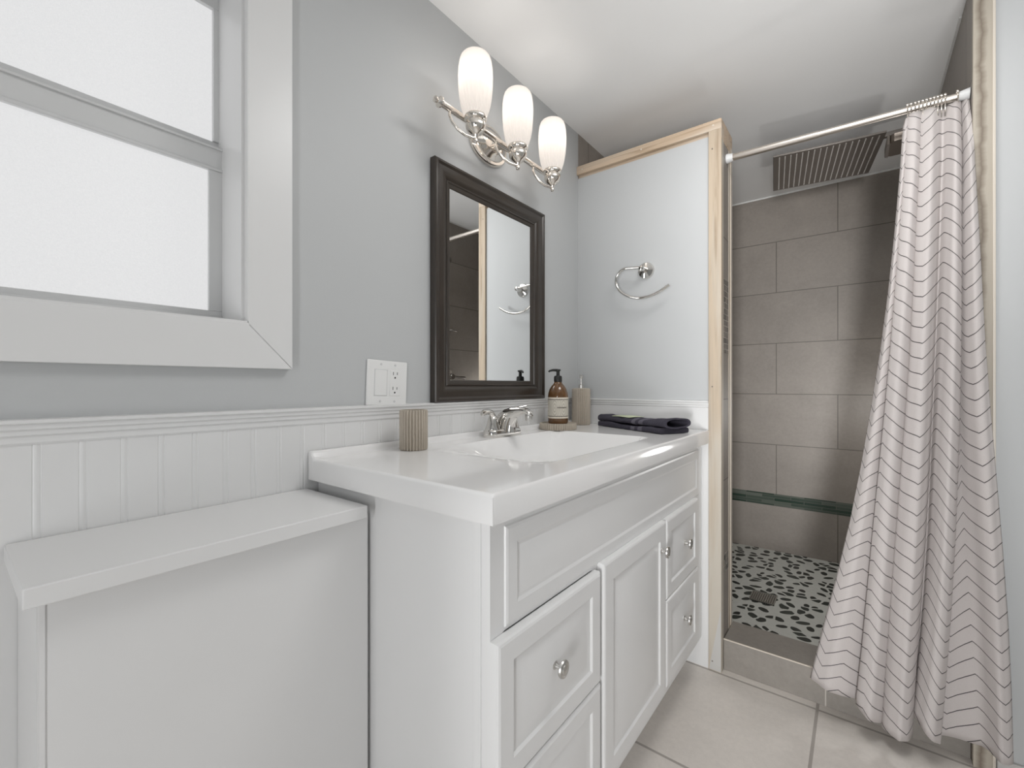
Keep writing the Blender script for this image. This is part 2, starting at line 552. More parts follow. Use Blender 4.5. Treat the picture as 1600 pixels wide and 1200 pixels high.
struct('trim_15', MB().box(0.0, XR, YB - 0.0015, YB + 0.002, 0.065, 0.335), M['tile_lo'], 'lowest course of dark tile under the green mosaic band')
mos = struct('trim_1', MB().box(0.0, XR, YB - 0.003, YB + 0.002, 0.335, 0.405), M['mosaic_b'], 'green glass mosaic band low on the shower back wall')
cl = MB().box(0.0, XR, YB - 0.006, YB + 0.001, H - 0.007, H + 0.001)
cl.box(XR - 0.006, XR + 0.001, YP + 0.16, YB, H - 0.006, H + 0.001)
struct('trim_2', cl, M['caulk'], 'thin white caulk line where shower tile meets ceiling')
curb = struct('shower_curb', MB().box(0.604, XR, 1.7875, 1.945, 0.0, 0.1147), M['tile_curb'], 'gray taupe tiled curb at the foot of the shower', bevel=0.0015)
curb['category'] = 'curb'
struct('trim_3', MB().box(0.604, XR, 1.7862, 1.7895, 0.1120, 0.1160), M['jambedge'], 'pale grout line along the front edge of the curb')

# partition end (jamb) and its trims
ft = struct('trim_4', MB().box(0.558, 0.603, YP - 0.012, YP + 0.022, 0.0, 1.9985), M['wood_z'], 'pale pine upright trim on the partition end', bevel=0.0015)
chip = MB().prism([(0.5605, 0.004), (0.6015, 0.004), (0.6015, 0.235)], 1, YP - 0.0128, YP - 0.0118)
chip.build('bare_patch', M['chip'], ft)
nails = MB()
for z in (1.93, 1.05, 0.035):
    nails.lathe([(0.0, -0.0136), (0.0028, -0.0130), (0.0028, -0.0110), (0.0, -0.0110)], (0.572, YP, z), 'y', 10)
nails.build('nail_heads', M['bronze'], ft)
cap = struct('trim_5', MB().box(0.0, 0.603, YP - 0.012, YP + 0.006, 1.9985, 2.035)
             .box(0.0, 0.603, YP + 0.006, 1.926, 1.985, 2.033)
             .box(0.594, 0.6035, YP - 0.010, 1.928, 1.962, 2.0345), M['wood_x'], 'pine cap trim along the top of the partition', bevel=0.0015)
n2 = MB()
for x in (0.028, 0.30, 0.575):
    n2.lathe([(0.0, -0.0140), (0.0035, -0.0132), (0.0035, -0.0110), (0.0, -0.0110)], (x, YP, 2.016), 'y', 10)
n2.build('nail_heads', M['jambedge'], cap)
jt = struct('trim_6', MB().box(0.594, 0.6018, YP + 0.022, 1.873, 0.0, 1.985), M['tile_s'], 'taupe tile strip on the end of the partition')
MB().box(0.6010, 0.6024, YP + 0.030, 1.871, 1.176, 1.455).build('mosaic_panel', M['mosaic_j'], jt)
MB().box(0.6010, 0.6024, YP + 0.030, 1.871, 0.352, 0.420).build('mosaic_band', M['mosaic_j'], jt)
struct('trim_7', MB().box(0.594, 0.6025, 1.873, 1.928, 0.065, 1.985), M['wood_w'], 'pale inner edge trim on the shower side of the partition', bevel=0.001)
struct('trim_8', MB().box(0.6000, 0.6040, 1.905, 1.9285, 0.065, 1.985), M['jambedge'], 'bright metal corner edge of the partition tile', bevel=0.0006)

# right side of the opening
rt = struct('trim_9', MB().box(XR - 0.001, XR + 0.040, YP - 0.012, YP + 0.003, 0.0, H), M['wood_w'], 'worn whitewashed upright trim beside the curtain', bevel=0.0015)
def m_wear():
    t = NT('worn_brown_stain')
    s = t.sep(t.obj())
    e = t.noise(t.comb(0.0, 0.0, t.math('MULTIPLY', s[2], 9.0)), 1.0, 4.0, 0.65)
    e = t.math('MULTIPLY', t.math('SUBTRACT', e, 0.5), 0.035)
    d = t.math('SUBTRACT', s[0], t.math('ADD', XR + 0.0150, e))
    a = t.math('MINIMUM', t.math('MAXIMUM', t.math('SUBTRACT', 1.0, t.math('MULTIPLY', t.math('ABSOLUTE', d), 85.0)), 0.0), 1.0)
    g = t.noise(t.comb(t.math('MULTIPLY', s[0], 60.0), 0.0, t.math('MULTIPLY', s[2], 2.0)), 1.0, 4.0)
    base = t.mix(g, (0.40, 0.355, 0.29), (0.50, 0.455, 0.385))
    c = t.mix(t.math('MULTIPLY', a, 0.85), base, (0.17, 0.13, 0.095))
    return t.set(c, 0.55)
rt.data.materials[0] = m_wear()
struct('trim_10', MB().box(XR + 0.036, XR + 0.0425, YP - 0.0145, YP + 0.001, 0.0, H), M['jambedge'], 'pale raised edge of the trim by the right wall', bevel=0.001)

# wainscot on the left wall and white panel on the partition
prof = []
y = -0.05
p0 = 0.091 - 0.0516 * 26
prof.append((0.0, YROOM))
k = p0
while k < YP - 0.03:
    if k > YROOM + 0.02:
        for dy, dx in ((-0.0056, 0.0065), (-0.0042, 0.0053), (-0.0026, 0.0062), (0.0, 0.0068), (0.0026, 0.0062), (0.0042, 0.0053), (0.0056, 0.0065)):
            prof.append((dx, k + dy))
    k += 0.0516
prof.append((0.0065, YP - 0.001))
prof.append((0.0, YP - 0.001))
prof.insert(1, (0.0065, YROOM))
struct('trim_11', MB().prism(prof, 2, 0.0, 0.968), M['trimw'], 'white beadboard wainscot along the left wall', sharp=25)
railp = [(0.0, 0.9645), (0.0075, 0.9645), (0.0095, 0.968), (0.0095, 0.977), (0.013, 0.980), (0.013, 0.986), (0.0165, 0.989), (0.0165, 0.9955), (0.0205, 0.998), (0.0205, 1.0030), (0.0, 1.0040)]
struct('trim_12', MB().prism(railp, 1, YROOM, YP - 0.001), M['trimw'], 'white molded cap rail topping the beadboard on the left wall', sharp=20)
railq = [(YP - p[0] * 0.8, p[1] - 0.006) for p in railp]
struct('trim_13', MB().box(0.008, 0.5575, YP - 0.0075, YP + 0.001, 0.0, 0.962), M['trimw'], 'white panel behind the countertop on the partition')
struct('trim_14', MB().prism(railq, 0, 0.020, 0.5585), M['trimw'], 'white molded rail across the partition above the towel', sharp=20)

# ------------------------------------------------------------------ window
win = thing('window_1', 'frosted double hung window in white casing on the left wall', 'window', (0, 0, WZ0), kind='structure')
cs = MB()
def casing(mb):
    a = 0.087; t = 0.0175
    Y0, Y1, Z0, Z1 = WY0 - a, WY1 + a - 0.0005, WZ0 - a - 0.005, WZ1 + a
    outer = [(Y0, Z0), (Y1, Z0), (Y1, Z1), (Y0, Z1)]
    inner = [(WY0, WZ0), (WY1 - 0.004, WZ0), (WY1 - 0.004, WZ1), (WY0, WZ1)]
    for i in range(4):
        j = (i + 1) % 4
        q = [outer[i], outer[j], inner[j], inner[i]]
        q = [(q[0][0], q[0][1]), (q[1][0], q[1][1]), (q[2][0], q[2][1]), (q[3][0], q[3][1])]
        cy = sum(p[0] for p in q) / 4; cz = sum(p[1] for p in q) / 4
        q = [(cy + (p[0] - cy) * 0.9992, cz + (p[1] - cz) * 0.9992) for p in q]
        mb.prism(q, 0, 0.0, t)
casing(cs)
cs.build('casing', M['trimw'], win, bevel=0.0015)
jl = MB()
jl.box(-0.150, 0.0172, WY1 - 0.0045, WY1 + 0.003, WZ0, WZ1)          # right jamb lining
jl.box(-0.150, 0.0172, WY0 - 0.003, WY0 + 0.0045, WZ0, WZ1)
jl.box(-0.150, 0.0172, WY0, WY1, WZ1 - 0.0045, WZ1 + 0.003)
jl.box(-0.150, 0.0172, WY0, WY1, WZ0 - 0.003, WZ0 + 0.004)
jl.build('jamb_lining', M['trimw'], win)
XS = -0.118                                                          # face of the lower sash
us = MB()
us.box(-0.150, -0.134, 0.3745, 0.3875, 1.600, 1.895)
us.box(-0.150, -0.134, WY0 + 0.005, WY0 + 0.017, 1.600, 1.895)
us.box(-0.150, -0.134, WY0 + 0.005, 0.3875, 1.895, 1.9325)
us.box(-0.150, -0.140, WY0 + 0.005, 0.3875, 1.560, 1.600)
us.build('upper_sash', M['vinyl'], win, bevel=0.001)
MB().box(-0.149, -0.144, WY0 + 0.012, 0.378, 1.590, 1.902).build('upper_pane', M['frost'], win)
ls = MB()
ls.box(-0.134, XS, WY0 + 0.005, 0.3868, 1.5265, 1.5790)              # meeting rail
ls.box(XS, XS + 0.005, WY0 + 0.005, 0.3868, 1.5735, 1.5785)
ls.box(XS, XS + 0.003, WY0 + 0.005, 0.3868, 1.5270, 1.5330)
ls.box(-0.134, XS, 0.3605, 0.3868, 1.2185, 1.5265)                   # stiles
ls.box(-0.134, XS, WY0 + 0.005, WY0 + 0.029, 1.2185, 1.5265)
ls.box(-0.134, XS, WY0 + 0.005, 0.3868, 1.1985, 1.2185)              # bottom rail
ls.box(XS, XS + 0.004, WY0 + 0.005, 0.3868, 1.2000, 1.2070)
ls.build('lower_sash', M['vinyl'], win, bevel=0.001)
MB().box(-0.131, -0.126, WY0 + 0.02, 0.370, 1.212, 1.535).build('lower_pane', M['frost'], win)
MB().box(-0.150, XS + 0.012, WY0 + 0.004, 0.3868, WZ0 + 0.003, 1.198).build('window_sill', M['vinyl'], win, bevel=0.001)
MB().box(-0.004, 0.0000, 0.3800, 0.3862, WZ0 + 0.004, WZ1 - 0.004).build('stop_bead', M['trimw'], win)
MB().box(-0.162, -0.152, WY0 - 0.02, WY1 + 0.02, WZ0 - 0.02, WZ1 + 0.02).build('outer_board', M['vinyl'], win)  # board closing the whole opening behind the panes

# ------------------------------------------------------------------ boxed ledge at the left
lb = thing('boxed_ledge', 'white painted boxed ledge below the window, left of the vanity', 'ledge', (0.11, 0.30, 0))
MB().box(0.0085, 0.218, 0.0735, 0.531, 0.0, 0.796).build('box_body', M['ledgew'], lb, bevel=0.0015)
MB().box(0.0085, 0.2175, 0.0715, 0.0735, 0.0, 0.796).box(0.2165, 0.2195, 0.0735, 0.0785, 0.0, 0.796).build('corner_board', M['ledgew'], lb)
MB().box(0.0085, 0.245, 0.0575, 0.512, 0.796, 0.8208).build('shelf_board', M['ledgew'], lb, bevel=0.0018, seg=3)

# ------------------------------------------------------------------ vanity cabinet
XF = 0.535
van = thing('vanity_cabinet', 'white vanity cabinet with raised panel drawers and nickel knobs', 'cabinet', (0.27, 1.14, 0))
vb = MB()
vb.box(0.0085, XF - 0.018, 0.5405, 0.556, 0.115, 0.8395)
vb.box(0.0085, XF - 0.018, 1.736, 1.752, 0.115, 0.8395)
vb.box(0.0085, XF - 0.018, 0.556, 1.736, 0.115, 0.131)
vb.box(0.0085, 0.016, 0.556, 1.736, 0.131, 0.8395)
vb.build('carcass', M['cabw'], van)
ff = MB()
ff.box(XF - 0.018, XF, 0.5400, 0.5745, 0.115, 0.8395)
ff.box(XF - 0.018, XF, 0.5745, 1.752, 0.6475, 0.8395)
ff.box(XF - 0.018, XF, 0.5745, 1.752, 0.115, 0.155)
ff.box(XF - 0.018, XF, 0.885, 0.925, 0.155, 0.6475)
ff.box(XF - 0.018, XF, 1.290, 1.335, 0.155, 0.6475)
ff.box(XF - 0.018, XF, 1.640, 1.752, 0.155, 0.6475)
ff.box(XF - 0.018, XF - 0.012, 0.5745, 1.64, 0.155, 0.6475)
ff.build('face_frame', M['cabw'], van)
MB().box(0.50, XF - 0.019, 0.5385, 0.5405, 0.115, 0.8395).build('side_stile', M['cabw'], van, bevel=0.0008)
MB().box(0.44, 0.455, 0.545, 1.750, 0.0, 0.115).box(0.0085, 0.44, 0.545, 0.56, 0.0, 0.115).build('toe_kick', M['cabw'], van)

def panel(y0, y1, z0, z1, x0, th, wf, inner=True):
    """routed door front: bevelled edge, flat frame, groove and raised field"""
    st = [(0.0, 0.0), (0.0, th - 0.005), (0.003, th - 0.0015), (0.007, th), (wf, th), (wf + 0.005, th - 0.0040),
          (wf + 0.010, th - 0.0045), (wf + 0.030, th - 0.0012), (wf + 0.033, th - 0.0006)]
    rings = []
    for d, h in st:
        rings.append([(x0 + h, y0 + d, z0 + d), (x0 + h, y1 - d, z0 + d), (x0 + h, y1 - d, z1 - d), (x0 + h, y0 + d, z1 - d)])
    return MB().loft(rings)

def knob(y_, z_, parent, x0):
    prof = [(0.0, 0.0), (0.0075, 0.0), (0.0075, 0.002), (0.0048, 0.004), (0.0045, 0.012), (0.008, 0.015), (0.0155, 0.017),
            (0.0165, 0.0195), (0.0155, 0.0225), (0.0120, 0.0235), (0.0110, 0.0225), (0.0095, 0.0225), (0.0085, 0.0240), (0.0, 0.0255)]
    return MB().lathe(prof, (x0, y_, z_), 'x', 28).build('knob', M['knobm'], parent, sharp=40)
TH = 0.018
def rect(x, y0, y1, z0, z1): return [(x, y0, z0), (x, y1, z0), (x, y1, z1), (x, y0, z1)]
MB().loft([rect(XF - 0.002, 0.5745, 1.705, 0.652, 0.8225), rect(XF + 0.003, 0.577, 1.7025, 0.6545, 0.820), rect(XF + 0.0045, 0.582, 1.6975, 0.6595, 0.815),
           rect(XF + 0.0045, 0.606, 1.674, 0.684, 0.7905), rect(XF + 0.0020, 0.612, 1.668, 0.690, 0.7845), rect(XF + 0.0015, 0.617, 1.663, 0.695, 0.7795),
           rect(XF + 0.0045, 0.642, 1.638, 0.714, 0.7605)]).build('false_drawer_front', M['cabw'], van, sharp=12)
def front(name, y0, y1, z0, z1, wf, ky, kz):
    o = panel(y0, y1, z0, z1, XF + 0.0005, TH, wf).build(name, M['cabw'], van, sharp=18)
    knob(ky, kz, o, XF + TH - 0.001)
    return o
front('drawer', 0.538, 0.893, 0.404, 0.6455, 0.040, 0.7045, 0.5330)
front('drawer', 0.538, 0.893, 0.150, 0.400, 0.040, 0.7045, 0.275)
front('door', 0.9075, 1.3115, 0.150, 0.6570, 0.048, 1.2705, 0.5800)
front('drawer', 1.3175, 1.6450, 0.4195, 0.6570, 0.040, 1.4895, 0.5425)
front('drawer', 1.3175, 1.6450, 0.160, 0.4155, 0.040, 1.4830, 0.2995)

# ------------------------------------------------------------------ countertop with moulded sink
def countertop():
    x0, x1, y0, y1 = 0.0085, 0.56, 0.517, 1.7590
    sx0, sx1, sy0, sy1 = 0.105, 0.477, 0.866, 1.405
    def dep(x, y_):
        if not (sx0 < x < sx1 and y_ < sy1): return 0.0
        e = lambda d, w_: 1 - (1 - min(max(d / w_, 0.0), 1.0)) ** 2.2
        # rounded front right corner, long ramp rising towards the left end
        r = 0.035
        qx, qy = max(x - (sx1 - r), (sx0 + r) - x, 0.0), max(y_ - (sy1 - r), 0.0)
        if qx > 0 and qy > 0 and math.hypot(qx, qy) > r: return 0.0
        f = e(sx1 - x, 0.16) * e(x - sx0, 0.11) * e(sy1 - y_, 0.15)
        if qx > 0 and qy > 0: f *= e(r - math.hypot(qx, qy), 0.05)
        t = min(max((y_ - 0.76) / 0.40, 0.0), 1.0)
        return 0.100 * f * t * t * (3 - 2 * t)
    def lip(x):
        t = (x - x0)
        if t < 0.008: return 0.0165
        if t < 0.020: return 0.0165 * (0.5 + 0.5 * math.cos(math.pi * (t - 0.008) / 0.012))
        return 0.0
    nx, ny = 160, 320
    xs = [x0 + (x1 - x0) * i / nx for i in range(nx + 1)]
    ys = [y0 + (y1 - y0) * i / ny for i in range(ny + 1)]
    rr = 0.005
    mb = MB()
    for i, x in enumerate(xs):
        for j, y_ in enumerate(ys):
            z = CT - dep(x, y_) + lip(x)
            e = min(x1 - x, y_ - y0)
            if e < rr: z -= rr - math.sqrt(max(rr * rr - (rr - e) ** 2, 0.0))
            mb.v.append((x, y_, z))
    W = ny + 1
    for i in range(nx):
        for j in range(ny):
            mb.f.append((i * W + j, (i + 1) * W + j, (i + 1) * W + j + 1, i * W + j + 1))
    zb = 0.840
    b = len(mb.v)
    for i, x in enumerate(xs):
        for j, y_ in enumerate(ys):
            mb.v.append((x, y_, min(zb, CT - dep(x, y_) - 0.012)))
    for i in range(nx):
        for j in range(ny):
            mb.f.append((b + i * W + j, b + i * W + j + 1, b + (i + 1) * W + j + 1, b + (i + 1) * W + j))
    out = [(i, 0) for i in range(nx + 1)] + [(nx, j) for j in range(1, ny + 1)] + [(i, ny) for i in range(nx - 1, -1, -1)] + [(0, j) for j in range(ny - 1, 0, -1)]
    n = len(out)
    for k_ in range(n):
        l = (k_ + 1) % n
        a, c = out[k_][0] * W + out[k_][1], out[l][0] * W + out[l][1]
        mb.f.append((a, b + a, b + c, c))
    return mb, dep
ctm, dep = countertop()
ct = ctm.build('countertop', M['counter'], sharp=50)
tag(ct, 'glossy white countertop with molded rectangular sink on the vanity', 'countertop')
zd = CT - dep(0.28, 1.143)
MB().lathe([(0.0, 0.0), (0.024, 0.0), (0.026, 0.002), (0.022, 0.0045), (0.016, 0.004), (0.0, 0.006)], (0.28, 1.143, zd), 'z', 28).build('sink_drain', M['chrome'], ct)

# ------------------------------------------------------------------ faucet
fc = thing('faucet', 'chrome two handle faucet at the back of the sink', 'faucet', (0.075, 1.148, CT))
fb = MB()
rings = []
for r, z in ((0.0285, CT), (0.0300, CT + 0.003), (0.0295, CT + 0.019), (0.0255, CT + 0.025), (0.010, CT + 0.026)):
    ring = []
    for k in range(48):
        a = 2 * math.pi * k / 48
        c_, s_ = math.cos(a), math.sin(a)
        # rounded at both ends and waisted between the handles
        yy = s_ * r + (0.0505 if s_ > 0 else -0.0505)
        ring.append((0.066 + c_ * r * (0.93 if abs(s_) < 0.3 else 1.0), 1.148 + yy, z))
    rings.append(ring)
fb.loft(rings)
fb.build('base', M['chrome'], fc, sharp=60)
def handle(yc, pts, rads):
    h = MB().lathe([(0.0, 0.0), (0.0245, 0.0), (0.0250, 0.004), (0.0230, 0.010), (0.0195, 0.022), (0.0160, 0.036), (0.0120, 0.047), (0.0, 0.052)], (0.066, yc, CT + 0.021), 'z', 32)
    h.tube(pts, rads, 16, 0.75)
    return h.build('handle', M['chrome'], fc, sharp=60)
y1_ = 1.098
handle(y1_, [(0.066, y1_ + 0.004, CT + 0.050), (0.066, y1_ + 0.003, CT + 0.066), (0.066, y1_ - 0.008, CT + 0.079), (0.067, y1_ - 0.026, CT + 0.083), (0.068, y1_ - 0.044, CT + 0.081), (0.069, y1_ - 0.056, CT + 0.077)],
       [0.0115, 0.0105, 0.0092, 0.0086, 0.0095, 0.0088])
y2_ = 1.198
handle(y2_, [(0.066, y2_ - 0.004, CT + 0.052), (0.066, y2_ - 0.003, CT + 0.068), (0.068, y2_ + 0.008, CT + 0.080), (0.078, y2_ + 0.022, CT + 0.087), (0.088, y2_ + 0.038, CT + 0.090), (0.094, y2_ + 0.046, CT + 0.092)],
       [0.0115, 0.0105, 0.0092, 0.0086, 0.0095, 0.0088])
sp = MB()
rings = []
for x, zc, hw, hh in ((0.046, 0.024, 0.022, 0.010), (0.052, 0.036, 0.0215, 0.020), (0.068, 0.050, 0.0205, 0.025), (0.090, 0.065, 0.0185, 0.024),
                      (0.114, 0.077, 0.0165, 0.0185), (0.138, 0.084, 0.0150, 0.0135), (0.156, 0.086, 0.0140, 0.0100), (0.172, 0.083, 0.0140, 0.0105), (0.184, 0.078, 0.0125, 0.0090), (0.189, 0.075, 0.0070, 0.0050)):
    ring = []
    for k in range(28):
        a = 2 * math.pi * k / 28
        c_, s_ = math.cos(a), math.sin(a)
        ring.append((x - s_ * hh * 0.35, 1.145 + math.copysign(abs(c_) ** 0.75, c_) * hw, CT + zc + math.copysign(abs(s_) ** 0.85, s_) * hh))
    rings.append(ring)
sp.loft(rings)
rings = []
for x, z, hx, hy in ((0.082, 0.014, 0.040, 0.024), (0.083, 0.026, 0.036, 0.022), (0.087, 0.044, 0.033, 0.019), (0.098, 0.062, 0.030, 0.0165)):
    rings.append([(x + math.cos(2 * math.pi * k / 28) * hx, 1.145 + math.sin(2 * math.pi * k / 28) * hy, CT + z) for k in range(28)])
sp.loft(rings)
sp.build('spout', M['chrome'], fc, sharp=60)
MB().lathe([(0.0, 0.0), (0.0100, 0.0), (0.0112, 0.004), (0.0118, 0.016), (0.0105, 0.020), (0.0, 0.020)], (0.1755, 1.145, CT + 0.055), 'z', 24).build('aerator', M['knobm'], fc)
MB().tube([(0.040, 1.146, CT + 0.020), (0.040, 1.146, CT + 0.055)], 0.0026, 10).lathe([(0.0, 0.0), (0.0050, 0.001), (0.0065, 0.005), (0.0040, 0.009), (0.0, 0.010)], (0.040, 1.146, CT + 0.053), 'z', 16).build('lift_rod', M['chrome'], fc)

# ------------------------------------------------------------------ ribbed taupe accessories, bottle
def ribbed(mb, cx, cy, prof, ribs, amp_, sub=6):
    n = ribs * sub
    rings = []
    for r, z, a_ in prof:
        ring = []
        for k in range(n):
            t = 2 * math.pi * k / n
            rr = r + amp_ * a_ * (abs(math.cos(ribs * t / 2)) - 0.6)
            ring.append((cx + rr * math.cos(t), cy + rr * math.sin(t), z))
        rings.append(ring)
    return mb.loft(rings)
TX, TY = 0.085, 0.758
tb = ribbed(MB(), TX, TY, [(0.030, CT, 0), (0.0335, CT + 0.001, 1), (0.0345, CT + 0.004, 1), (0.0345, CT + 0.1000, 1), (0.0335, CT + 0.1030, 0.6), (0.0320, CT + 0.1035, 0), (0.0305, CT + 0.1025, 0), (0.0300, CT + 0.012, 0)], 27, 0.0050).build('tumbler', M['taupe'], sharp=50)
tag(tb, 'ribbed taupe tumbler standing alone left of the faucet', 'tumbler')

DX, DY = 0.0955, 1.447
dm = ribbed(MB(), DX, DY, [(0.062, CT, 0), (0.0675, CT + 0.001, 1), (0.0685, CT + 0.004, 1), (0.0685, CT + 0.0215, 1), (0.0675, CT + 0.0245, 0.6), (0.065, CT + 0.025, 0), (0.062, CT + 0.0235, 0), (0.061, CT + 0.0215, 0)], 48, 0.0048).build('soap_dish', M['taupe'], sharp=50)
tag(dm, 'round ribbed taupe dish under the amber bottle', 'dish')

BX, BY, BZ = 0.0955, 1.447, CT + 0.0216
bt = thing('soap_bottle', 'amber glass pump bottle with cream label on the round dish', 'bottle', (BX, BY, BZ))
MB().lathe([(0.0, 0.0), (0.034, 0.0), (0.0375, 0.003), (0.0385, 0.008), (0.0385, 0.104), (0.0370, 0.116), (0.0325, 0.130), (0.0250, 0.143), (0.0175, 0.151), (0.0145, 0.156), (0.0138, 0.162), (0.0, 0.162)], (BX, BY, BZ), 'z', 40).build('glass_body', M['amber'], bt, sharp=50)
lm = MB()
NL = 48
for k in range(NL):
    a = 2 * math.pi * k / NL
    lm.v.append((BX + 0.0390 * math.cos(a), BY + 0.0390 * math.sin(a), BZ + 0.0215))
for k in range(NL):
    a = 2 * math.pi * k / NL
    lm.v.append((BX + 0.0390 * math.cos(a), BY + 0.0390 * math.sin(a), BZ + 0.1000))
for k in range(NL):
    lm.f.append((k, (k + 1) % NL, NL + (k + 1) % NL, NL + k))
lo = lm.build('label', M['label'], bt, sharp=60)
uvl = lo.data.uv_layers.new(name='UVMap')
for p in lo.data.polygons:
    k0 = min(v for v in p.vertices)
    for li in p.loop_indices:
        v = lo.data.loops[li].vertex_index
        k = v % NL
        if k == 0 and any((q % NL) == NL - 1 for q in p.vertices): k = NL
        uvl.data[li].uv = (k / NL, 0.0 if v < NL else 1.0)
ink = MB()
# line of small print, too small to read
rng = random.Random(5)
for k in range(9):
    a = R(-62 + k * 6.2)
    a2 = a + R(4.4)
    r0 = 0.0394
    h = 0.0016 + 0.0008 * rng.random()
    ink.add([(BX + r0 * math.cos(t), BY + r0 * math.sin(t), BZ + 0.062 + s * h) for t in (a, a2) for s in (-1, 1)], [(0, 1, 3, 2)])
ink.build('print_line', M['ink'], lo)
pm = MB().lathe([(0.0, 0.158), (0.0150, 0.158), (0.0158, 0.162), (0.0155, 0.176), (0.0135, 0.181), (0.0075, 0.182), (0.0065, 0.186), (0.0065, 0.198), (0.0100, 0.200), (0.0105, 0.206), (0.0, 0.207)], (BX, BY, BZ), 'z', 28)
pm.tube([(BX, BY, BZ + 0.2025), (BX - 0.016, BY - 0.012, BZ + 0.2030), (BX - 0.026, BY - 0.019, BZ + 0.2000), (BX - 0.029, BY - 0.021, BZ + 0.1960)], [0.0055, 0.0045, 0.0038, 0.0034], 12)
pm.build('pump', M['blackp'], bt)

LX, LY = 0.067, 1.677
ld = thing('lotion_dispenser', 'tall ribbed taupe dispenser with chrome pump in the corner', 'dispenser', (LX, LY, CT))
ribbed(MB(), LX, LY, [(0.034, CT, 0), (0.0365, CT + 0.001, 1), (0.0372, CT + 0.004, 1), (0.0372, CT + 0.1500, 1), (0.0360, CT + 0.1530, 0.6), (0.030, CT + 0.1545, 0), (0.012, CT + 0.155, 0)], 30, 0.0048).build('ribbed_body', M['taupe'], ld, sharp=50)
lp = MB().lathe([(0.0, 0.154), (0.0115, 0.154), (0.0115, 0.168), (0.0085, 0.171), (0.0045, 0.172), (0.0045, 0.196), (0.0075, 0.198), (0.0078, 0.212), (0.0, 0.213)], (LX, LY, CT), 'z', 24)
lp.tube([(LX, LY, CT + 0.207), (LX + 0.012, LY - 0.022, CT + 0.207), (LX + 0.016, LY - 0.030, CT + 0.202)], [0.0045, 0.004, 0.0034], 12)
lp.build('pump', M['chrome'], ld)

# ------------------------------------------------------------------ folded towel
def towel():
    a = math.atan2(-0.181, 0.335)
    ux, uy = math.cos(a), math.sin(a)
    vx, vy = -uy, ux
    ox, oy = 0.146, 1.676
    L = 0.382
    def P(u, v, z):
        w_ = 0.070 + 0.052 * (u / L)
        return (ox + ux * u + vx * v * w_, oy + uy * u + vy * v * w_, z)
    def wob(p, s, k):
        return noise.noise(Vector((p[0] * 38 + s, p[1] * 38, p[2] * 30))) * k
    nU = 60
    def layer(section, seed, k, u0=0.0, u1=L, squash=None):
        rings = []
        for i in range(nU + 1):
            u = u0 + (u1 - u0) * i / nU
            ring = []
            for (v, z) in section(i / nU):
                p = P(u, v, CT + z)
                d = wob(p, seed, k)
                ring.append((p[0] + d * 0.6, p[1] - d * 0.8, max(p[2] + d, CT + 0.0006)))
            rings.append(ring)
        return rings
    def slab(t):
        zt = 0.019 + 0.003 * math.sin(t * 9)
        pts = [(0.02, 0.001)]
        n = 10
        for k_ in range(n + 1): pts.append((0.02 + 0.96 * k_ / n, 0.001))
        for k_ in range(7):
            b = -math.pi / 2 + math.pi * k_ / 6
            pts.append((0.98 + 0.05 * math.cos(b), zt / 2 + zt / 2 * math.sin(b)))
        for k_ in range(n + 1): pts.append((0.98 - 0.96 * k_ / n, zt))
        for k_ in range(1, 6):
            b = math.pi / 2 + math.pi * k_ / 6
            pts.append((0.02 + 0.05 * math.cos(b), zt / 2 + zt / 2 * math.sin(b)))
        return pts
    def oval(vc, hv, zc, hz, n=40, roll=0.75):
        out = []
        for k_ in range(n):
            b = 2 * math.pi * k_ / n
            c_, s_ = math.cos(b), math.sin(b)
            out.append((vc + math.copysign(abs(c_) ** roll, c_) * hv, zc + math.copysign(abs(s_) ** 0.85, s_) * hz))
        return out
    def outer(t):
        hz = 0.0145 - 0.002 * math.sin(t * math.pi) + 0.0030 * max(0, t - 0.7) * 3.3
        return oval(0.50, 0.50, 0.0195 + hz, hz)
    def inner(t):
        hz = 0.0145 - 0.002 * math.sin(t * math.pi) + 0.0030 * max(0, t - 0.7) * 3.3
        return oval(0.52, 0.40, 0.0195 + hz, hz - 0.0045)
    low = MB().loft(layer(slab, 3.0, 0.0035, 0.004, L - 0.012))
    up = MB()
    o_ = layer(outer, 9.0, 0.0040)
    i_ = layer(inner, 9.0, 0.0030)
    # outside skin, then back in through the open right end to a closed pocket
    rings = o_ + list(reversed(i_))[:34]
    up.loft(rings)
    return low, up, P
low, up, TP = towel()
tw = thing('folded_towel', 'dark navy towel folded on the right end of the counter', 'towel', (0.33, 1.62, CT))
a_ = low.build('lower_fold', M['towel'], tw, sharp=80)
b_ = up.build('upper_fold', M['towel'], tw, sharp=80)
for o in (a_, b_):
    uvl = o.data.uv_layers.new(name='UVMap')
    for lp_ in o.data.loops:
        c = o.data.vertices[lp_.vertex_index].co
        u = ((c.x - 0.146) * 0.8798 + (c.y - 1.676) * -0.4754) / 0.382
        uvl.data[lp_.index].uv = (u, c.z)
pt = MB()
nx, ny = 12, 6
zpatch = CT + 0.0165 + 0.0250
vs = []
for i in range(nx + 1):
    for j in range(ny + 1):
        u = 0.085 + 0.105 * i / nx
        v = 0.10 + 0.74 * j / ny
        p = TP(u, v, 0)
        vs.append((p[0], p[1], CT + 0.0482 - 0.0020 * (2 * v - 1) ** 2 + 0.0007 * math.sin(u * 60)))
fs = [(i * (ny + 1) + j, (i + 1) * (ny + 1) + j, (i + 1) * (ny + 1) + j + 1, i * (ny + 1) + j + 1) for i in range(nx) for j in range(ny)]
po = pt.add(vs, fs).build('woven_patch', M['patch'], tw)
md = po.modifiers.new('Thick', 'SOLIDIFY'); md.thickness = 0.002
po['label'] = 'pale green patch on top of the towel'

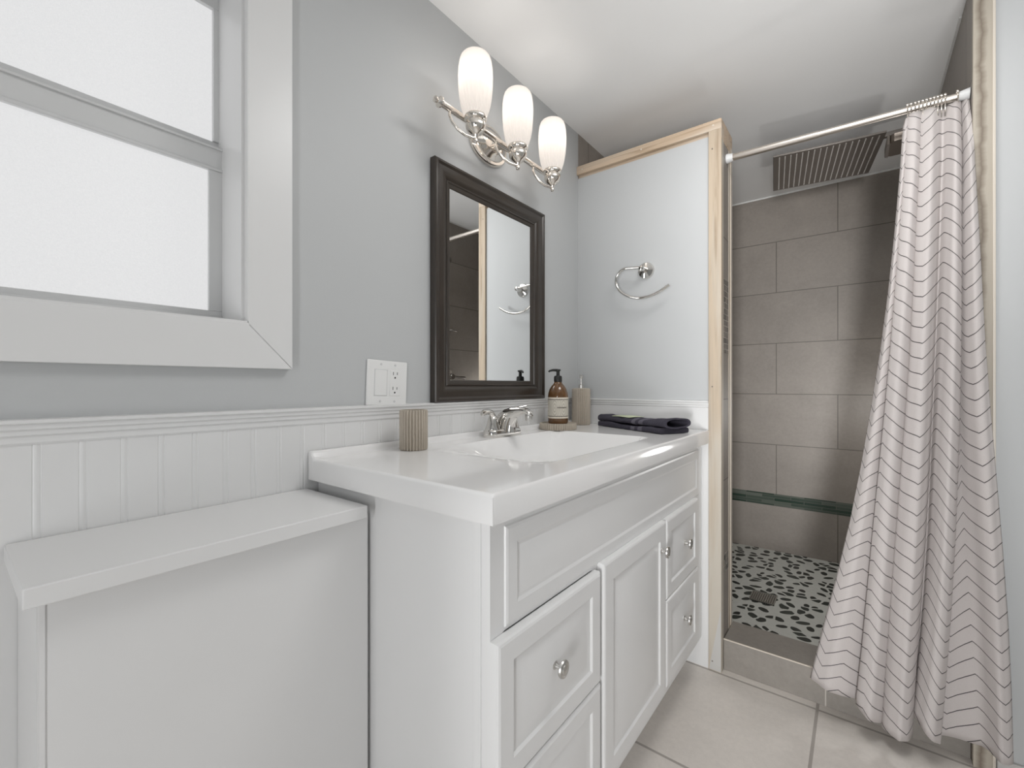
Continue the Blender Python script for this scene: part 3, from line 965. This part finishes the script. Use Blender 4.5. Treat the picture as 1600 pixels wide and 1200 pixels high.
# ------------------------------------------------------------------ mirror
mr = thing('wall_mirror', 'rectangular mirror in a dark espresso frame above the vanity', 'mirror', (0.0, 1.177, 1.0045))
def mirror_frame():
    y0, y1, z0, z1 = 0.889, 1.4650, 1.0045, 1.7275
    prof = [(0.0, 0.002), (0.0, 0.022), (0.003, 0.0255), (0.010, 0.0265), (0.014, 0.0240), (0.017, 0.0215), (0.030, 0.0225), (0.042, 0.0205), (0.050, 0.0150),
            (0.054, 0.0125), (0.056, 0.0150), (0.060, 0.0150), (0.062, 0.0115), (0.072, 0.0090), (0.0745, 0.0060), (0.0745, 0.003)]
    rings = []
    for d, x in prof:
        e = d * 0.90
        rings.append([(x, y0 + d, z0 + e), (x, y1 - d, z0 + e), (x, y1 - d, z1 - e), (x, y0 + d, z1 - e)])
    return MB().loft(rings, cap0=False, cap1=False)
mirror_frame().build('frame', M['frame'], mr, sharp=28)
MB().box(0.0025, 0.0055, 0.9600, 1.3940, 1.069, 1.663).build('mirror_glass', M['mirror'], mr)
MB().box(0.0005, 0.0022, 0.893, 1.461, 1.009, 1.723).build('backing', M['blackp'], mr)

# ------------------------------------------------------------------ switch and outlet plate
sw = thing('switch_plate', 'white double plate with rocker switch and outlet left of mirror', 'switch', (0.0, 0.7355, 1.0610))
def tilt(p, a=R(-2.2)):
    c_, s_ = math.cos(a), math.sin(a)
    return (p[0], p[1] * c_ - p[2] * s_, p[1] * s_ + p[2] * c_)
def lbuild(mb, name, mat, parent, bevel=0.0, kids=False):
    mb.v = [tilt(p) for p in mb.v]
    return mb.build(name, mat, parent, bevel, local=True)
lbuild(MB().box(0.0005, 0.0065, -0.0635, 0.0635, -0.0595, 0.0595), 'plate', M['plastic'], sw, 0.002)
rk = lbuild(MB().box(0.006, 0.0080, -0.0405, -0.0040, -0.0335, 0.0335), 'rocker_switch', M['plastic'], sw, 0.001)
lbuild(MB().box(0.006, 0.0068, -0.0425, -0.0405, -0.035, 0.035).box(0.006, 0.0068, -0.0040, -0.0020, -0.035, 0.035)
       .box(0.006, 0.0068, -0.0425, -0.002, 0.0335, 0.0352).box(0.006, 0.0068, -0.0425, -0.002, -0.0352, -0.0335), 'switch_bezel', M['vinyl'], sw)
rc = lbuild(MB().box(0.006, 0.0075, 0.0060, 0.0400, -0.0335, 0.0335), 'receptacle', M['plastic'], sw, 0.001)
for zc in (0.021, -0.019):
    lbuild(MB().box(0.0074, 0.0078, 0.0155, 0.0172, zc + 0.001, zc + 0.0095), 'slot', M['dark'], sw)
    lbuild(MB().box(0.0074, 0.0078, 0.0285, 0.0302, zc + 0.002, zc + 0.0090), 'slot', M['dark'], sw)
    lbuild(MB().lathe([(0.0, 0.0074), (0.0024, 0.0074), (0.0024, 0.0079), (0.0, 0.0079)], (0, 0.0225, zc - 0.006), 'x', 14), 'slot', M['dark'], sw)
for py_, pz in ((-0.0225, 0.049), (-0.0225, -0.049), (0.0230, 0.049), (0.0230, -0.049)):
    lbuild(MB().lathe([(0.0, 0.006), (0.0032, 0.006), (0.0030, 0.0074), (0.0, 0.0077)], (0, py_, pz), 'x', 14), 'screw', M['vinyl'], sw)

# ------------------------------------------------------------------ vanity light
vl = thing('vanity_light', 'nickel wall light with three lit frosted glass shades above mirror', 'light fixture', (0.0, 1.145, 1.870))
bp = MB()
rings = []
for r, x in ((0.0, 0.001), (1.0, 0.001), (1.0, 0.010), (0.94, 0.016), (0.82, 0.017), (0.78, 0.022), (0.62, 0.027), (0.58, 0.032), (0.40, 0.037), (0.0, 0.040)):
    rings.append([(x, 1.145 + 0.092 * r * math.cos(2 * math.pi * k / 48), 1.870 + 0.066 * r * math.sin(2 * math.pi * k / 48)) for k in range(48)])
bp.loft(rings, cap0=False, cap1=False)
bp.build('backplate', M['nickel'], vl, sharp=40)
ZBAR = 1.826
MB().tube([(0.030, 1.145, ZBAR + 0.030), (0.070, 1.145, ZBAR + 0.020), (0.100, 1.145, ZBAR)], 0.011, 16).build('stem', M['nickel'], vl)
MB().tube([(0.100, 0.838, ZBAR), (0.100, 1.392, ZBAR)], 0.0092, 18).build('bar', M['nickel'], vl)
for s_, ye in ((-1, 0.838), (1, 1.392)):
    MB().lathe([(0.0, -0.004), (0.0105, -0.004), (0.0150, 0.0), (0.0150, 0.004), (0.0095, 0.008), (0.0060, 0.011), (0.0085, 0.016), (0.0085, 0.020), (0.0, 0.024)] if s_ > 0 else
               [(0.0, 0.004), (0.0105, 0.004), (0.0150, 0.0), (0.0150, -0.004), (0.0095, -0.008), (0.0060, -0.011), (0.0085, -0.016), (0.0085, -0.020), (0.0, -0.024)], (0.100, ye, ZBAR), 'y', 22).build('bar_finial', M['nickel'], vl)
def shade_mesh(cx, cy, z0):
    prof = [(0.0285, 0.0), (0.0330, 0.010), (0.0400, 0.030), (0.0458, 0.060), (0.0487, 0.090), (0.0497, 0.115), (0.0487, 0.140), (0.0460, 0.158), (0.0425, 0.169), (0.0385, 0.174)]
    n = 96
    rings = []
    for r, h in prof:
        a_ = 0.0024 * max(0.0, 1 - h / 0.12)
        rings.append([(cx + (r + a_ * math.cos(24 * t)) * math.cos(t), cy + (r + a_ * math.cos(24 * t)) * math.sin(t), z0 + h) for t in (2 * math.pi * k / n for k in range(n))])
    inn = [(0.0370, 0.1730), (0.0408, 0.167), (0.0443, 0.156), (0.0469, 0.139), (0.0478, 0.115), (0.0468, 0.090), (0.0438, 0.060), (0.0382, 0.030), (0.0312, 0.012)]
    for r, h in inn:
        rings.append([(cx + r * math.cos(t), cy + r * math.sin(t), z0 + h) for t in (2 * math.pi * k / n for k in range(n))])
    return MB().loft(rings, cap0=False, cap1=False)
XL = 0.140
for yl in (0.9355, 1.1345, 1.3375):
    zc = 1.812
    MB().tube([(0.100, yl - 0.062, ZBAR - 0.006), (0.103, yl - 0.066, ZBAR - 0.022), (0.110, yl - 0.064, ZBAR - 0.040), (0.119, yl - 0.050, ZBAR - 0.058), (0.128, yl - 0.030, ZBAR - 0.068), (0.137, yl - 0.008, ZBAR - 0.070), (XL, yl, ZBAR - 0.068)], 0.0042, 12).build('scroll_arm', M['nickel'], vl)
    sk = MB().lathe([(0.0, -0.069), (0.0050, -0.0675), (0.0070, -0.062), (0.0050, -0.056), (0.0075, -0.052), (0.0090, -0.047), (0.0120, -0.044), (0.0200, -0.039), (0.0260, -0.032), (0.0285, -0.024), (0.0285, -0.012), (0.0265, -0.009), (0.0300, -0.006), (0.0322, -0.002), (0.0322, 0.004), (0.0300, 0.008), (0.0, 0.008)], (XL, yl, zc), 'z', 32).build('socket_cup', M['nickel'], vl, sharp=40)
    sh = shade_mesh(XL, yl, zc + 0.003).build('glass_shade', M['shade'], vl, sharp=60)
    pl_ = bpy.data.lights.new('bulb', 'POINT')
    pl_.energy = 0.32
    pl_.color = (1.0, 0.95, 0.90)
    pl_.shadow_soft_size = 0.018
    po_ = bpy.data.objects.new('bulb', pl_)
    COL.objects.link(po_)
    po_.parent = vl
    po_.location = Vector((XL, yl, zc + 0.118)) - Vector(vl.location)

# ------------------------------------------------------------------ towel ring on the partition
tr = thing('towel_ring', 'chrome open loop towel ring mounted on the gray partition', 'towel ring', (0.318, YP, 1.520))
MB().lathe([(0.0, 0.0), (0.0335, 0.0), (0.0335, -0.006), (0.0300, -0.011), (0.0220, -0.013), (0.0120, -0.015), (0.0110, -0.022), (0.0105, -0.048), (0.0095, -0.058), (0.0, -0.060)], (0.317, YP, 1.521), 'y', 32).build('mount', M['chrome'], tr)
pts = [(0.326, 1.5240), (0.300, 1.5265), (0.270, 1.5290), (0.243, 1.5300), (0.224, 1.5215), (0.211, 1.5040), (0.207, 1.4840), (0.211, 1.4640), (0.224, 1.4430), (0.244, 1.4260), (0.270, 1.4125), (0.300, 1.4045), (0.330, 1.4040), (0.360, 1.4090), (0.388, 1.4190), (0.410, 1.4310), (0.426, 1.4405)]
# smooth the loop
def smooth(pts, n=6):
    out = []
    m = len(pts)
    for i in range(m - 1):
        p0, p1, p2, p3 = pts[max(i - 1, 0)], pts[i], pts[i + 1], pts[min(i + 2, m - 1)]
        for k in range(n):
            t = k / n
            out.append(tuple(0.5 * (2 * b + (c - a) * t + (2 * a - 5 * b + 4 * c - d) * t * t + (3 * b - a - 3 * c + d) * t ** 3) for a, b, c, d in zip(p0, p1, p2, p3)))
    out.append(tuple(pts[-1]))
    return out
MB().tube([(x, YP - 0.050, z) for x, z in smooth(pts)], 0.0055, 16).build('ring', M['chrome'], tr, sharp=60)

# ------------------------------------------------------------------ shower fittings
hd = thing('rain_shower', 'large square dark steel rain shower head on the wall arm', 'shower head', (0.885, 2.43, 2.052))
hx0, hx1, hy0, hy1, hz = 0.677, 1.063, 2.262, 2.652, 2.050
def swivel(mb, a=R(7.5), cx=0.870, cy=2.457):
    c_, s_ = math.cos(a), math.sin(a)
    mb.v = [(cx + (p[0] - cx) * c_ - (p[1] - cy) * s_, cy + (p[0] - cx) * s_ + (p[1] - cy) * c_, p[2]) for p in mb.v]
    return mb
swivel(MB().box(hx0, hx1, hy0, hy1, hz, hz + 0.009)).build('square_plate', M['steel'], hd, bevel=0.0015)
for i in range(17):
    x = hx0 + 0.024 + (hx1 - hx0 - 0.044) * i / 16
    nm = MB()
    for j in range(30):
        y_ = hy0 + 0.016 + (hy1 - hy0 - 0.032) * j / 29
        nm.lathe([(0.0027, 0.001), (0.0023, -0.0022), (0.0, -0.0026)], (x, y_, hz), 'z', 6)
    swivel(nm).build('nozzle_row', M['rubber'], hd)
MB().box(0.858, XR, 2.492, 2.514, 2.122, 2.140).tube([(0.870, 2.503, 2.13), (0.870, 2.503, hz + 0.008)], 0.012, 14).build('arm', M['steel'], hd, bevel=0.001)
sf = thing('waterfall_spout', 'brown steel waterfall spout beside the rain shower head', 'spout', (XR, 1.96, 1.85))
MB().prism([(1.074, 2.012), (1.076, 1.915), (1.090, 1.899), (XR, 1.897), (XR, 2.020), (1.088, 2.020)], 2, 1.846, 1.872).build('spout_body', M['bronze'], sf, bevel=0.001)
MB().prism([(1.070, 2.014), (1.0735, 1.913), (1.080, 1.907), (1.079, 2.018)], 2, 1.844, 1.874).build('spout_lip', M['steel'], sf)

vh = thing('shower_valve', 'dark lever shower valve on the right shower wall in mirror', 'valve', (XR, 2.150, 1.114))
MB().lathe([(0.0, 0.0), (0.055, 0.0), (0.055, -0.006), (0.048, -0.010), (0.022, -0.012), (0.022, -0.050), (0.018, -0.056), (0.0, -0.056)], (XR, 2.150, 1.114), 'x', 32).build('escutcheon', M['chrome'], vh)
MB().tube([(XR - 0.045, 2.155, 1.116), (XR - 0.048, 2.185, 1.113), (XR - 0.050, 2.225, 1.108), (XR - 0.050, 2.262, 1.106)], [0.010, 0.009, 0.014, 0.017], 14, 0.7).build('lever', M['steel'], vh)
v2 = MB().tube([(XR, 2.150, 1.432), (XR - 0.03, 2.150, 1.432), (XR - 0.045, 2.160, 1.432), (XR - 0.045, 2.195, 1.430)], [0.012, 0.010, 0.005, 0.004], 12).build('diverter_handle', M['steel'])
tag(v2, 'small dark handle on shower wall above the lever valve', 'handle')

dr = thing('floor_drain', 'square metal grate drain in the pebble shower floor', 'drain', (0.6455, 2.355, 0.065))
dx0, dx1, dy0, dy1 = 0.597, 0.700, 2.296, 2.412
MB().box(dx0, dx1, dy0, dy1, 0.0645, 0.0665).build('drain_pan', M['steel'], dr)
g = MB()
g.box(dx0, dx1, dy0, dy0 + 0.006, 0.0655, 0.0690).box(dx0, dx1, dy1 - 0.006, dy1, 0.0655, 0.0690)
for i in range(12):
    x = dx0 + (dx1 - dx0) * i / 11.0 * 0.955
    g.box(x, x + 0.0046, dy0, dy1, 0.0655, 0.0690)
g.build('grate', M['drain'], dr)

# ------------------------------------------------------------------ curtain rod, rings, curtain
RA, RB = Vector((0.6040, 1.838, 1.9155)), Vector((1.2490, 1.800, 1.8850))
rod = thing('curtain_rod', 'satin nickel tension rod across the shower opening', 'curtain rod', RA)
MB().tube([RA.lerp(RB, 0.02), RA.lerp(RB, 0.45)], 0.0122, 20).tube([RA.lerp(RB, 0.44), RA.lerp(RB, 0.98)], 0.0108, 20).build('tube', M['rodm'], rod)
MB().tube([RA, RA.lerp(RB, 0.012), RA.lerp(RB, 0.035)], [0.0175, 0.0165, 0.0135], 24).build('end_cap', M['vinyl'], rod)
MB().tube([RA.lerp(RB, 0.965), RA.lerp(RB, 0.988), RB], [0.0125, 0.0150, 0.0165], 24).build('end_cap', M['vinyl'], rod)

CK = {
 0: [[1.1064,1.8521],[1.0957,1.6785],[1.0834,1.5049],[1.0687,1.3313],[1.0505,1.1577],[1.0288,0.9841],[1.0052,0.8105],[0.9785,0.6369],[0.946,0.4633],[0.9102,0.2897],[0.8761,0.1161]],
 1: [[1.1232,1.8802],[1.1112,1.7017],[1.0994,1.5232],[1.0883,1.3446],[1.0773,1.1661],[1.0648,0.9876],[1.0512,0.8091],[1.0376,0.6305],[1.0247,0.452],[1.0118,0.2735],[0.9966,0.0949]],
 2: [[1.1502,1.8737],[1.1421,1.6912],[1.134,1.5088],[1.1265,1.3264],[1.1187,1.1439],[1.1084,0.9615],[1.0972,0.7791],[1.0867,0.5966],[1.0765,0.4142],[1.0662,0.2318],[1.0561,0.0493]],
 3: [[1.1835,1.8839],[1.1786,1.7003],[1.1738,1.5166],[1.1685,1.333],[1.163,1.1493],[1.1578,0.9657],[1.152,0.782],[1.1442,0.5984],[1.1349,0.4147],[1.126,0.2311],[1.1183,0.0474]],
 4: [[1.2059,1.8719],[1.2001,1.6958],[1.194,1.5196],[1.1885,1.3435],[1.1836,1.1674],[1.1773,0.9912],[1.1705,0.8151],[1.164,0.6389],[1.1545,0.4628],[1.1406,0.2866],[1.1256,0.1105]],
 5: [[1.231,1.8755],[1.2271,1.6941],[1.2245,1.5127],[1.2234,1.3312],[1.2222,1.1498],[1.2192,0.9684],[1.2145,0.787],[1.2083,0.6056],[1.2002,0.4242],[1.19,0.2428],[1.1784,0.0614]],
 6: [[1.2335,1.8772],[1.23,1.6979],[1.2277,1.5185],[1.227,1.3392],[1.2268,1.1598],[1.2278,0.9805],[1.2319,0.8011],[1.2389,0.6218],[1.247,0.4424],[1.2545,0.2631],[1.2603,0.0837]],
 7: [[1.2470,1.8827],[1.2505,1.7029],[1.2558,1.5231],[1.2609,1.3433],[1.2669,1.1635],[1.2759,0.9836],[1.2861,0.8038],[1.2961,0.624],[1.3048,0.4442],[1.31,0.2644],[1.3126,0.0846]],
}
def interp(x, xs, ys):
    if x <= xs[0]: return ys[0]
    for i in range(len(xs) - 1):
        if x <= xs[i + 1]:
            t = (x - xs[i]) / (xs[i + 1] - xs[i])
            return ys[i] + (ys[i + 1] - ys[i]) * t
    return ys[-1]
def yprof(z): return interp(z, [0.05, 1.4, 1.70, 1.80, 1.89], [1.705, 1.735, 1.757, 1.785, 1.805])
def yamp(z): return interp(z, [0.05, 0.9, 1.7, 1.88], [0.036, 0.030, 0.018, 0.010])
def kp(k, t):
    a = CK[k]
    f = min(t * 10, 9.9999)
    i = int(f)
    f -= i
    return (a[i][0] * (1 - f) + a[i + 1][0] * f, a[i][1] * (1 - f) + a[i + 1][1] * f)
def lerp2(p, q, f): return (p[0] * (1 - f) + q[0] * f, p[1] * (1 - f) + q[1] * f)
# columns across the cloth: where, fold offset towards (+) or away from the shower, chevron phase at top and hem
def columns(t):
    K = [kp(k, t) for k in range(8)]
    g = min(1.0, 0.35 + t)
    c = [
        (K[0], 0.3, 0.5, 0.4), (lerp2(K[0], K[1], 0.45), -0.45, 1.1, 1.75), ((K[1][0] + 0.010 * g, K[1][1] - 0.004), 0.75, 1.9, 2.8),
        ((K[1][0] - 0.004, K[1][1]), -0.2, 4.1, 3.6), (lerp2(K[1], K[2], 0.5), -0.95, 4.5, 4.3), ((K[2][0] + 0.010 * g, K[2][1] + 0.002), 0.8, 5.0, 4.95),
        ((K[2][0] - 0.003, K[2][1]), 0.0, 6.8, 6.05), (lerp2(K[2], K[3], 0.55), -1.0, 7.3, 6.65), (K[3], 0.0, 7.8, 7.4),
        (lerp2(K[3], K[4], 0.5), 0.95, 7.95, 7.75), (K[4], 0.0, 8.05, 8.1), (lerp2(K[4], K[5], 0.5), -1.05, 8.5, 8.8), (K[5], -0.05, 8.95, 9.4),
        ((K[5][0] - 0.006 * g, K[5][1] + 0.002), 0.95, 10.2, 10.6), ((K[6][0], K[6][1]), 0.45, 13.0, 12.0), (lerp2(K[6], K[7], 0.55), -0.9, 13.55, 12.65), (K[7], -0.45, 14.0, 13.3),
    ]
    return c
def curtain():
    NR, SUB = 90, 6
    mb = MB()
    UV = []
    ncol = None
    for r in range(NR + 1):
        t = r / NR
        cols = columns(t)
        pts = []
        for (x, z), off, u0, u1 in cols:
            pts.append((x, yprof(z) + off * yamp(z), z, u0 + (u1 - u0) * t))
        row = smooth(pts, SUB)
        ncol = len(row)
        for k, (x, y_, z, u) in enumerate(row):
            # small soft creases, and the hem corners between rings dip at the top
            y_ += 0.0015 * math.sin(k * 1.7 + t * 9.0) * t
            if t < 0.03: z -= (0.03 - t) / 0.03 * 0.004 * (0.5 + 0.5 * math.cos(2 * math.pi * k / 8.0))
            if x > 1.238: y_ = min(y_, 1.795 if z > 1.86 else interp(z, [0.05, 1.60, 1.72, 1.80, 1.86], [1.742, 1.746, 1.749, 1.770, 1.795]))
            if z < 0.16: y_ = min(y_, 1.776)
            z = min(z, 1.9155 - (x - 0.604) / 0.645 * 0.0305 - 0.0165)
            mb.v.append((x, y_, z))
            UV.append((u, t * 1.80))
    for r in range(NR):
        for k in range(ncol - 1):
            a = r * ncol + k
            mb.f.append((a, a + 1, a + ncol + 1, a + ncol))
    return mb, UV
cm, CUV = curtain()
cu = cm.build('shower_curtain', M['curtain'], sharp=180)
uvl = cu.data.uv_layers.new(name='UVMap')
for lp_ in cu.data.loops:
    uvl.data[lp_.index].uv = CUV[lp_.vertex_index]
md = cu.modifiers.new('Thick', 'SOLIDIFY'); md.thickness = 0.0012; md.offset = 0.0
tag(cu, 'pale shower curtain with thin gray chevron lines hanging in folds', 'curtain')

# roller rings on the rod
rd = (RB - RA).normalized()
def ring_proto():
    o = thing('curtain_ring', 'small nickel roller ring bunched among others on the curtain rod', 'curtain ring', (0, 0, 0), group='roller rings holding the curtain')
    loop = [(0.0, 0.0155 * math.sin(a), 0.0155 * math.cos(a)) for a in [R(-150 + 300 * k / 18) for k in range(19)]]
    loop = [(0.0, -0.006, -0.050), (0.0, -0.010, -0.036)] + [(0.0, p[1], p[2]) for p in loop] + [(0.0, 0.010, -0.036), (0.0, 0.006, -0.050)]
    MB().tube(loop, 0.0016, 8).build('wire_hook', M['nickel'], o, local=True)
    for a in (-50, -20, 20, 50):
        MB().lathe([(0.0, -0.0036), (0.0030, -0.0026), (0.0038, 0.0), (0.0030, 0.0026), (0.0, 0.0036)], (0.0, 0.0155 * math.sin(R(a)), 0.0155 * math.cos(R(a))), 'x', 12).build('roller_ball', M['nickel'], o, local=True)
    return o
rp = ring_proto()
fr = [0.795, 0.808, 0.822, 0.835, 0.848, 0.861, 0.874, 0.886, 0.898, 0.910, 0.922, 0.962]
for i, f in enumerate(fr):
    o = rp if i == 0 else copy_tree(rp)
    o.location = RA.lerp(RB, f)
    o.rotation_euler = (0, 0, math.atan2(rd.y, rd.x))
    o['label'] = 'small nickel roller ring bunched among others on the curtain rod'
    if i == len(fr) - 1:
        o['label'] = 'nickel roller ring set apart at the right end of the rod'
        del o['group']
